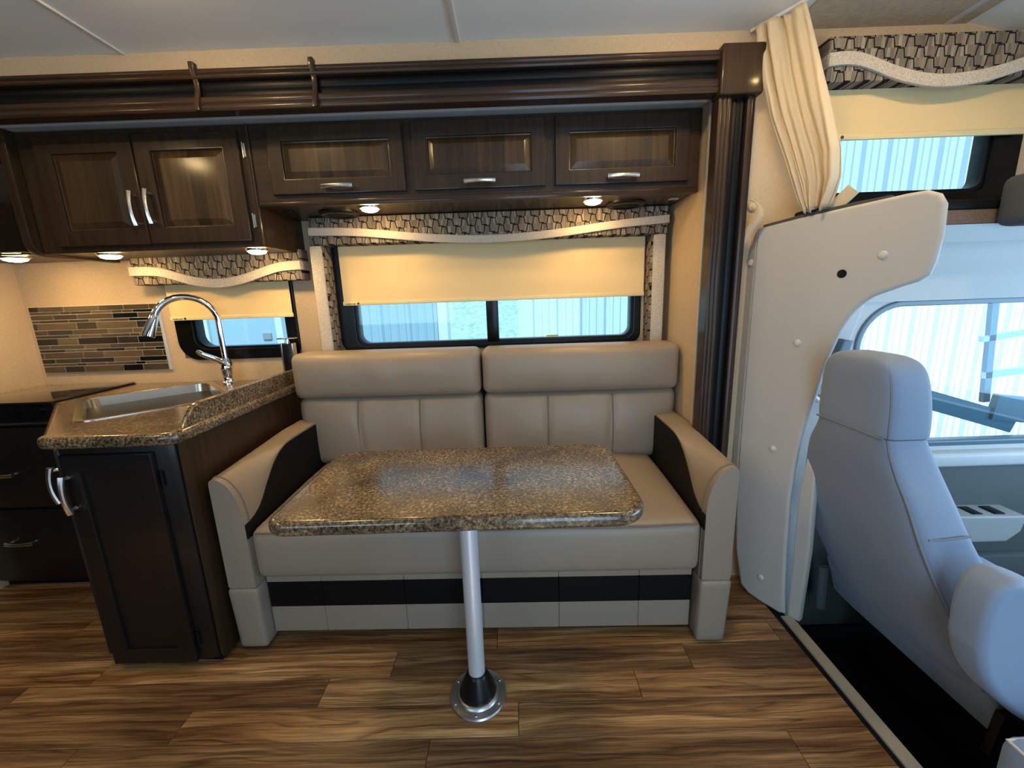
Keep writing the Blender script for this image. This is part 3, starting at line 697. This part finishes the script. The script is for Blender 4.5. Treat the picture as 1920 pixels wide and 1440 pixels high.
def backs(x0, x1, side):
    cx = (x0 + x1) / 2; hw = (x1 - x0) / 2; th = [cx - hw / 3, cx + hw / 3]
    def low(p):
        x, y, z = p; u = (x - cx) / hw; v = (z - .66) / .17
        if y < .68:
            y -= .030 * (1 - min(1, abs(u)) ** 4) * (1 - min(1, abs(v)) ** 2)
            for s in th: y += .010 * math.exp(-((x - s) / .014) ** 2)
            y += .004 * math.sin(x * 23 + z * 9) * (1 - v * v) * .6
        if z < .74:
            k = min(1, (.74 - z) / .10); f = 1 - .085 * k * k * (3 - 2 * k)
            if side * u > 0: x = cx + (x - cx) * f
        y += .05 * (z - .66) * .6
        return (x, y, z)
    c = part('back_cushion', rbox(x0, x1, .575, .712, .492, .836, .045, 96, 8, 24, low), 'leather', so, **SP)
    def top(p):
        x, y, z = p; u = (x - cx) / hw; v = (z - .93) / .11
        if y < .66: y -= .022 * (1 - min(1, abs(u)) ** 6) * (1 - min(1, abs(v)) ** 2) + .003 * math.sin(x * 31 + z * 17) * math.exp(-((x - cx) / .2) ** 2)
        return (x, y, z)
    part('head_roll', rbox(x0, x1, .560, .712, .826, 1.040, .036, 44, 10, 16, top), 'leather', c, **SP)
    for s in th:
        part('seam', tube([(s, .575 - .030 * (1 - abs((z - .66) / .17) ** 2) + .0045 + .05 * (z - .66) * .6, z) for z in [.52 + .29 * i / 16 for i in range(17)]], .002, 6), 'stitch', c, **SP)
backs(-.882, -.004, -1); backs(.004, .905, 1)
part('back_frame', box(-.86, .86, .690, .715, .10, .98, .005, 2), 'leather_black', so, **SP)
def lerp(a, b, t): return a + (b - a) * t
ins = [(.0, .515), (.05, .522), (.10, .548), (.16, .610), (.22, .665), (.28, .695), (.36, .705), (.595, .705)]
def ins_z(y):
    for (a, za), (b, zb) in zip(ins, ins[1:]):
        if y <= b: return lerp(za, zb, (y - a) / (b - a))
    return ins[-1][1]
def arm(s):
    rings = []
    for i in range(25):
        y = .600 * i / 24; hi = ins_z(y) + .008; to = lerp(.688, .718, min(1, y / .45)); xo, xi = .902, .800
        k = max(0, (hi - .52) / .19)
        pr = [(xi, .266), (xi + .04, .264), (xo - .005, .264), (xo, .27), (xo, .45), (xo, to - .018), (xo - .004, to - .006), (xo - .013, to)]
        for j in range(1, 9):
            a = PI / 2 * j / 8; pr.append((xi + (xo - .016 - xi) * (1 - math.sin(a)) + 0, hi + (to - hi) * math.cos(a)))
        pr += [(xi, lerp(hi, .266, .35)), (xi, lerp(hi, .266, .7))]
        sh = 1 if i else 0
        rings.append([(s * (x if i else lerp(x, .85, .02)), y if i else y + .0, z) for x, z in pr])
    bm = loft(rings); bmesh.ops.recalc_face_normals(bm, faces=bm.faces[:])
    a = part('arm', bm, 'leather', so, ang=50, **SP)
    part('piping', tube([Vector(p) + Vector((0, -.001, 0)) for p in rings[1]], .0035, 6, closed=True), 'stitch', a, **SP)
    out = [(y, z) for y, z in smooth(ins, 40)] + [(.595, .46), (0.0, .46)]
    part('side_inset', plate([out], s * .7955, s * .8005, YZ, .001, 1), 'leather_black', a, **SP, label='black leather inset on the inner side of the arm')
    part('foot', rbox(min(s * .797, s * .908), max(s * .797, s * .908), -.006, .14, .012, .262, .014, 8, 8, 10, lambda p: (p[0] + s * -.012 * max(0, (.262 - p[2]) / .25) * (1 if abs(p[0]) > .85 else 0.3), p[1], p[2])), 'leather', so, **SP)
arm(-1); arm(1)

# ------------------------------------------------------------------ table
tb = thing('pedestal_table', 'small stone-look pedestal table with rounded corners in front of the sofa', 'table', (-.150, 1.110, 0))
part('table_top', plate([rrect(-.640, .330, .922, 1.420, (.055, .085, .07, .07), 10)], .700, .740, XY, .016, 5), 'granite', tb)
part('mount_plate', box(-.22, -.08, 1.04, 1.18, .692, .701, .002, 1), 'steel_flange', tb)
part('leg', lathe([(.0265, .03), (.0265, .693)], 32, Matrix.Translation((-.15, 1.11, 0))), 'aluminium', tb)
part('collar', lathe([(.060, .012), (.060, .022), (.054, .040), (.044, .062), (.036, .082), (.030, .092), (.0268, .094)], 32, Matrix.Translation((-.15, 1.11, 0))), 'black_plastic', tb)
fl = part('floor_flange', lathe([(.091, .0005), (.093, .004), (.090, .009), (.080, .011), (.070, .012), (.066, .018), (.060, .021), (.052, .021)], 48, Matrix.Translation((-.15, 1.11, 0))), 'steel_flange', tb)
for k in range(6):
    a = R(30 + 60 * k); part('screw', lathe([(.0055, .010), (.0055, .0125), (.003, .0145), (0, .0142)], 12, Matrix.Translation((-.15 + .079 * math.cos(a), 1.11 + .079 * math.sin(a), 0))), 'chrome', fl)

# ------------------------------------------------------------------ padded panel at the cab corner
P0 = Vector((.89, 1.64, 0)); pd = Vector((.5037, -.8639, 0)); pn = Vector((.8639, .5037, 0))
def pl(u, v, w): return tuple(P0 + pd * u + pn * w + Vector((0, 0, v)))
pp = thing('padded_panel', 'tall beige padded vinyl panel with buttons at the cab corner', 'panel', (.97, 1.5, 0))
main = [(.10, .030), (.135, .008), (.18, .002), (.262, .002), (.277, .012), (.268, .12), (.258, .30), (.252, .50), (.257, .654), (.269, .76), (.291, .882), (.313, 1.016), (.342, 1.124), (.358, 1.162), (.376, 1.192), (.397, 1.216), (.419, 1.233), (.478, 1.259), (.511, 1.271), (.533, 1.289), (.542, 1.324), (.547, 1.392), (.543, 1.473), (.529, 1.50), (.501, 1.515), (.457, 1.515), (.334, 1.507), (.186, 1.496), (.044, 1.481), (.044, .70), (.050, .40), (.066, .18)]
part('pad', plate([main], 0, .024, pl, .010, 4), 'vinyl_beige', pp)
def pls(u, v, w): return pl(u, v, w + max(0, .044 - u) * .55)
part('edge_strip', plate([[(.045, .70), (.045, 1.480), (.030, 1.462), (.004, 1.395), (.002, .75), (.010, .50), (.03, .25), (.050, .40)]], .003, .026, pls, .004, 2), 'vinyl_beige', pp)
part('top_binding', plate([[(.06, 1.480), (.186, 1.494), (.334, 1.505), (.42, 1.509), (.42, 1.519), (.334, 1.517), (.186, 1.506), (.06, 1.492)]], .008, .034, pl, .002, 2), 'grey_felt', pp)
part('pillar_cover', plate([[(.283, .002), (.325, .002), (.330, .30), (.318, .62), (.285, .66), (.272, .5)]], .016, .050, pl, .006, 2), 'vinyl_beige', pp)
for s_, z_, c in ((.424, 1.352, 'b'), (.327, 1.304, 'k'), (.220, 1.075, 'b'), (.176, .666, 'b'), (.024, 1.363, 'b'), (.180, .113, 'b')):
    m = Matrix((pd, Vector((0, 0, 1)), -pn)).transposed().to_4x4(); m.translation = Vector(pl(s_, z_, 0 if s_ > .05 else .014))
    if c == 'b': part('button', lathe([(.0125, -.001), (.0125, .001), (.009, .0055), (.004, .007), (0, .0072)], 20, m), 'button_beige', pp)
    else: part('button', lathe([(.013, -.001), (.013, .0018), (.009, .0022), (.008, .0012), (0, .001)], 20, m), 'black_plastic', pp, label='black plug button')

# ------------------------------------------------------------------ curtain and strap
def curtain():
    tab = [(2.128, -.005, .150), (2.06, .010, .172), (1.95, .034, .204), (1.83, .068, .238), (1.68, .126, .282), (1.60, .158, .288), (1.55, .176, .276), (1.512, .196, .262)]
    def lim(z):
        for (za, a0, a1), (zb, b0, b1) in zip(tab, tab[1:]):
            if z >= zb - 1e-9: t = (za - z) / (za - zb); return lerp(a0, b0, t), lerp(a1, b1, t)
        return tab[-1][1:]
    bm = bmesh.new(); NZ, NU = 44, 110; g = []
    for i in range(NZ + 1):
        z = 2.128 - (2.128 - 1.512) * i / NZ; s0, s1 = lim(z); row = []
        for j in range(NU + 1):
            u = j / NU; k = i / NZ
            am = .021 * (.70 + .5 * math.sin(4.1 * u + 3 * k + 1)) * (1 - .2 * k)
            ph = 2 * PI * 3.6 * (u + .10 * math.sin(5 * u)) + .8 * math.sin(2.6 * k + 3 * u) + .6 * k
            off = -.030 + am * math.sin(ph) + (.0035 + .006 * k * k) * math.sin(2.7 * ph + 5 * k + 3 * u) + .0025 * math.sin(19 * k + 11 * u) * k + .030 * k * k
            s = s0 + (s1 - s0) * u + .006 * math.cos(ph) * (1 - k * .5)
            if i < 3: off += .004 * math.sin(ph * 2)
            row.append(bm.verts.new(pl(s, z + .006 * math.sin(ph + 1) * (1 if i in (0, NZ) else 0), off)))
        g.append(row)
    for a, b in zip(g, g[1:]):
        for j in range(NU): bm.faces.new((a[j], a[j + 1], b[j + 1], b[j]))
    return bm
cu = thing('curtain', 'gathered cream privacy curtain hanging beside the bunk window', 'curtain', (.95, 1.55, 1.512))
cl = part('cloth', curtain(), 'curtain_fabric', cu, ang=180)
md = cl.modifiers.new('thick', 'SOLIDIFY'); md.thickness = .0022; md.offset = 0
part('tie_fold', plate([[(.215, 1.508), (.255, 1.525), (.305, 1.575), (.335, 1.545), (.300, 1.511)]], .020, .026, pl, .002, 2), 'curtain_fabric', cu)
part('track', tube([pl(-.02, 2.134, -.028), pl(.95, 2.134, -.028)], .006, 8), 'white_plastic', cu)
st = thing('tieback_strap', 'small looped cream fabric strap hanging on the wall by the moulding post', 'strap', pl(0, 1.39, -.02))
sp = smooth([(-.006, 1.395), (.006, 1.430), (.030, 1.470), (.056, 1.500), (.068, 1.530), (.058, 1.562), (.034, 1.580)], 36)
bm = bmesh.new(); ra = []; 
for i, (s_, z_) in enumerate(sp):
    t = i / (len(sp) - 1); wv = .006 + .010 * math.sin(PI * min(1, t * 1.1)); tw = .9 * t
    a = Vector(pl(s_ - wv * math.cos(tw), z_ + wv * .3, -.030 - wv * math.sin(tw))); b = Vector(pl(s_ + wv * math.cos(tw), z_ - wv * .3, -.030 + wv * math.sin(tw) - .006))
    ra.append((bm.verts.new(a), bm.verts.new(b)))
for (a, b), (c, d) in zip(ra, ra[1:]): bm.faces.new((a, b, d, c))
o = part('ribbon', bm, 'curtain_fabric', st, ang=180); md = o.modifiers.new('thick', 'SOLIDIFY'); md.thickness = .003
part('snap', lathe([(.016, 0), (.016, .004), (.010, .009), (0, .010)], 18, Matrix.Translation((.912, YW - .001, 1.565)) @ Matrix.Rotation(PI / 2, 4, 'X')), 'curtain_fabric', st)

# ------------------------------------------------------------------ driver's seat
ds = thing('driver_seat', "grey cloth driver's seat seen from behind in the cab", 'seat', (1.25, 1.18, -.24))
def ring(z, xb, xf, y0, y1, p=5.0, n=44, lean=0):
    out = []; cx, cy, a, b = (xb + xf) / 2, (y0 + y1) / 2, (xf - xb) / 2, (y1 - y0) / 2
    for k in range(n):
        t = 2 * PI * k / n; c, s = math.cos(t), math.sin(t)
        out.append((cx + a * math.copysign(abs(c) ** (2 / p), c), cy + b * math.copysign(abs(s) ** (2 / p), s), z))
    return out
def interp(tab, n):
    out = []
    T = smooth([(r[0], r[1], r[2]) for r in tab], n); U = smooth([(r[0], r[3], r[4]) for r in tab], n)
    return [(a[0], a[1], a[2], b[1], b[2]) for a, b in zip(T, U)]
sb = [(.155, 1.255, 1.44, .93, 1.42), (.165, 1.232, 1.46, .905, 1.445), (.22, 1.205, 1.45, .90, 1.475), (.41, 1.125, 1.33, .945, 1.500), (.55, 1.078, 1.255, .985, 1.475), (.67, 1.046, 1.205, 1.015, 1.432), (.75, 1.024, 1.175, 1.040, 1.395), (.81, 1.010, 1.150, 1.055, 1.352), (.850, 1.003, 1.130, 1.060, 1.330)]
back = part('backrest', loft([ring(*r, p=6) for r in interp(sb, 48)]), 'seat_grey', ds, ang=60)
hr = [(.853, 1.003, 1.130, 1.060, 1.330), (.862, 1.000, 1.134, 1.056, 1.334), (.93, .994, 1.126, 1.054, 1.328), (.99, .988, 1.114, 1.056, 1.318), (1.03, .984, 1.104, 1.062, 1.305), (1.058, .986, 1.092, 1.076, 1.285), (1.073, .995, 1.075, 1.10, 1.255), (1.079, 1.01, 1.055, 1.13, 1.22)]
part('headrest', loft([ring(*r, p=6) for r in interp(hr, 42)]), 'seat_grey', ds, ang=60)
def seam_line(tab, xk, yk, z0, z1, n=22):
    T = interp(tab, 80); out = []
    for r in T:
        if z0 <= r[0] <= z1: out.append((r[1] + xk, r[3] + yk, r[0]))
    return out
part('seam', tube(seam_line(sb, .012, .010, .19, .85), .0035, 6), 'seat_seam', back)
part('seam', tube(seam_line(hr, .012, .010, .855, 1.05), .0035, 6), 'seat_seam', back)
part('seam', tube([(1.003, 1.07 + .25 * i / 10, .8515) for i in range(11)], .003, 6), 'seat_seam', back)
part('seam', tube([(1.205 - .105 * i / 8, .992 + .004 * (i > 6), .600 - .01 * i / 8) for i in range(9)], .003, 6), 'seat_seam', back)
part('back_skirt', loft([ring(*r, p=8) for r in [(.055, 1.275, 1.32, .885, 1.45), (.07, 1.262, 1.33, .872, 1.47), (.13, 1.246, 1.34, .876, 1.478), (.20, 1.222, 1.34, .895, 1.482), (.235, 1.215, 1.33, .905, 1.47)]]), 'seat_grey', ds, ang=60)
arm_o = [(x + .030, z) for x, z in [(1.055, .40), (1.050, .49), (1.060, .555), (1.085, .585), (1.13, .588), (1.22, .545), (1.34, .46), (1.46, .36), (1.50, .29), (1.46, .19), (1.36, .150), (1.24, .175), (1.15, .240), (1.085, .32)]]
part('armrest', plate([smooth(arm_o + [arm_o[0]], 70)[:-1]], .822, .908, xz, .018, 5), 'seat_grey', ds, ang=60)
part('seat_cushion', rbox(1.30, 1.80, .89, 1.47, .06, .235, .05, 10, 10, 8), 'seat_grey', ds)
part('recliner_bracket', plate([[(1.215, .185), (1.275, .185), (1.31, .02), (1.27, -.02), (1.20, .06)]], .845, .868, xz, .003, 2), 'black_plastic', ds)
part('recliner_lever', box(1.25, 1.40, .84, .875, .155, .185, .008, 2), 'black_plastic', ds)
part('side_shield', loft([[(1.225 + .02 * math.cos(a) + q * .01, 1.475 + .012 * math.sin(a), .16 - .19 * q) for a in [2 * PI * k / 14 for k in range(14)]] for q in [i / 8 for i in range(9)]]), 'cab_dark', ds)
part('pedestal', box(1.36, 1.78, .95, 1.42, -.239, .07, .01, 2), 'black_plastic', ds)
cn = thing('console_pad', 'pale grey padded console corner in the lower right beside the driver seat', 'console', (1.3, .55, -.24))
part('pad', rbox(1.078, 1.60, .30, .752, .10, .262, .02, 10, 10, 6), 'seat_grey', cn)
part('edge_seam', tube([(1.084, .32, .255), (1.084, .74, .255), (1.59, .74, .255)], .004, 6), 'button_beige', cn)
part('box', box(1.10, 1.58, .32, .735, -.239, .105, .01, 2), 'black_plastic', cn)

# ------------------------------------------------------------------ cab door, pillar, belt, headliner
YD = 1.62
d1 = thing('door_1', 'cab door with a large clear window and grey inner panel behind the driver seat', 'door', (1.9, YD, -.24)); d1['kind'] = 'structure'
wo = rrect(1.345, 2.60, .605, 1.200, (.03, .03, .1, .17), 10)
part('window_surround', plate([[(1.20, .56), (2.70, .56), (2.70, 1.30), (1.20, 1.30)], wo], YD, YD + .05, xz, .006, 2), 'cab_plastic', d1)
part('window_seal', plate([inset(wo, -.002), inset(wo, .020)], YD - .006, YD + .045, xz, .004, 2), 'slate_blue', d1)
part('pane', box(1.34, 2.60, YD + .022, YD + .026, .60, 1.21), 'glass_clear', d1)
part('door_sill', box(1.20, 2.70, YD - .05, YD + .05, .525, .585, .015, 3), 'cab_plastic', d1)
part('inner_panel', box(1.20, 2.70, YD - .020, YD + .05, -.235, .540, .01, 2), 'cab_dark', d1)
part('map_pocket', box(1.55, 2.60, YD - .055, YD - .01, -.20, .12, .012, 2), 'cab_dark', d1)
ar = part('armrest', plate([[(1.50, .300), (1.62, .225), (1.98, .225), (2.03, .27), (2.04, .325), (2.035, .338), (1.50, .350)]], YD - .115, YD - .01, xz, .008, 3), 'cab_mid', d1)
for x in (1.86, 1.95): part('window_switch', box(x - .022, x + .022, YD - .098, YD - .035, .336, .345, .003, 2), 'black_plastic', ar)
struct('trim_pillar', plate([[(1.045, -.23), (1.235, -.23), (1.235, .6), (1.27, .9), (1.345, 1.18), (1.36, 1.30), (1.30, 1.45), (1.045, 1.45)]], YD - .02, YW + .03, xz, .006, 2), 'cab_plastic')
struct('wall_cab_lower', box(1.02, 2.8, YW + .03, YW + .05, -.26, .56), 'cab_plastic')
hl = [(1.480, 1.456), (1.500, 1.440), (1.515, 1.405), (1.522, 1.400), (1.540, 1.395), (1.560, 1.36), (1.566, 1.325), (1.585, 1.31), (1.600, 1.26), (1.612, 1.20), (1.66, 1.20), (1.66, 1.456)]
struct('ceiling_headliner', plate([hl], 1.04, 2.8, YZ), 'headliner', ang=60)
bl = thing('seat_belt', 'seat belt with black guide and pale buckle beside the driver headrest', 'belt', (1.20, 1.585, .50))
part('guide_cover', plate([[(1.205, .90), (1.252, .90), (1.295, 1.06), (1.255, 1.068)]], 1.562, 1.600, xz, .005, 2), 'slate_blue', bl)
part('anchor', box(1.205, 1.250, 1.555, 1.598, .885, .935, .006, 2), 'black_plastic', bl)
part('guide_loop', tube([(1.192 + .030 * math.cos(a), 1.565, .868 + .036 * math.sin(a)) for a in [2 * PI * k / 20 for k in range(20)]], .0115, 8, closed=True), 'white_plastic', bl)
part('webbing', plate([[(1.165, .85), (1.205, .85), (1.175, .45), (1.135, .45)]], 1.578, 1.582, xz), 'cab_plastic', bl)
# bunk ledge
bk = thing('bunk_ledge', 'brown carpeted ledge with a black rail below the bunk window', 'ledge', (1.6, 1.56, 1.456))
part('carpet_face', box(1.06, 2.3, 1.485, 1.648, 1.457, 1.506, .006, 2), 'carpet_brown', bk)
part('rail', box(1.06, 2.3, 1.480, 1.630, 1.506, 1.536, .006, 2), 'black_rubber', bk)
single('grey_pad', rbox(1.628, 1.85, 1.37, 1.476, 1.44, 1.60, .03, 8, 8, 8), 'grey_felt', 'dark grey felt pad at the right edge above the cab', 'pad', (1.73, 1.42, 1.44))

# ------------------------------------------------------------------ outside
def building(label, x0, x1, y, z1, m, pitch, trim_x, trims):
    t = thing('metal_building', label, 'building', ((x0 + x1) / 2, y, -.95))
    part('wall', box(x0, x1, y, y + .12, -.95, z1), m, t)
    base = None; x = x0 + pitch * .5
    prof = plate([[(0, 0), (.018, -.045), (.052, -.045), (.070, 0)]], -.95, z1, XY)
    me = mesh(prof, m, None, Vector((0, 0, -.95))); rx = (x0 + x1) / 2
    while x < x1 - .1:
        o = link('rib', me, t); o.location = (x - rx, 0, 0)
        for q in (.38, .68):
            if x + q * pitch < x1 - .05: o = link('rib', me, t); o.location = (x + q * pitch - rx, 0, 0); o.scale = (.35, .35, 1)
        x += pitch
    for tx in trims: part('corner_trim', box(tx - .05, tx + .05, y - .05, y + .16, -.95, z1, .005, 1), 'white_trim', t)
    return t
b1 = building('pale blue ribbed metal building seen through the left half of the sofa window', -7.0, -.74, 4.5, 4.2, 'siding_blue', .30, None, [-.74])
bd = part('side_door', box(-3.22, -2.52, 4.44, 4.50, -.95, 1.9, .01, 2), 'siding_blue', b1)
part('door_frame', plate([[(-3.30, -.95), (-2.44, -.95), (-2.44, 1.98), (-3.30, 1.98)], [(-3.23, -.88), (-2.51, -.88), (-2.51, 1.91), (-3.23, 1.91)]], 4.42, 4.50, xz), 'white_trim', b1)
part('keypad', box(-2.66, -2.57, 4.42, 4.445, .90, .97, .004, 1), 'cab_mid', b1)
b2 = building('white ribbed metal building seen through the cab and bunk windows', .10, 12.0, 4.6, 4.4, 'siding_white', .26, None, [])
single('field', box(-30, 30, 1.9, 7.9, -1.0, -.955), 'ground', 'pale gravel yard outside the coach windows', 'ground')
def bank():
    bm = bmesh.new(); g = []
    for i in range(21):
        for_y = 8 + i * .6; row = []
        for j in range(41):
            x = -8 + j * .4; k = i / 20
            row.append(bm.verts.new((x, for_y, -.93 + 3.6 * k * k * (3 - 2 * k) + .08 * math.sin(x * 2.1 + i) + .05 * math.sin(x * 5.3 - i * 2))))
        g.append(row)
    for a, b in zip(g, g[1:]):
        for j in range(40): bm.faces.new((a[j], a[j + 1], b[j + 1], b[j]))
    return bm
single('grass_bank', bank(), 'grass', 'bright grassy bank seen between the two metal buildings', 'grass', ang=180)
sm = thing('cab_window_bars', 'dark blue bars and white struts outside the cab window', 'mirror', (2.1, 1.80, .70))  # dark shapes showing in the cab window, built as solid bars
def beam(a, b, w_, h_):
    a, b = Vector(a), Vector(b); d = (b - a).normalized(); n = d.cross(Vector((0, 0, 1))).normalized(); u = n.cross(d)
    return loft([[p + n * w_ * i + u * h_ * j for i, j in ((-1, -1), (1, -1), (1, 1), (-1, 1))] for p in (a, b)])
part('arm', beam((1.70, 1.75, .800), (2.16, 1.72, .655), .012, .040), 'slate_blue', sm)
part('mount', beam((2.06, 1.72, .735), (2.35, 1.70, .70), .015, .055), 'slate_blue', sm)
part('upright', beam((2.09, 1.78, .74), (2.04, 1.78, 1.20), .010, .014), 'slate_blue', sm)
part('strut', beam((2.02, 1.78, 1.02), (2.25, 1.78, 1.05), .010, .012), 'white_trim', sm)
part('strut', beam((2.06, 1.78, .86), (2.25, 1.78, .88), .010, .014), 'white_trim', sm)
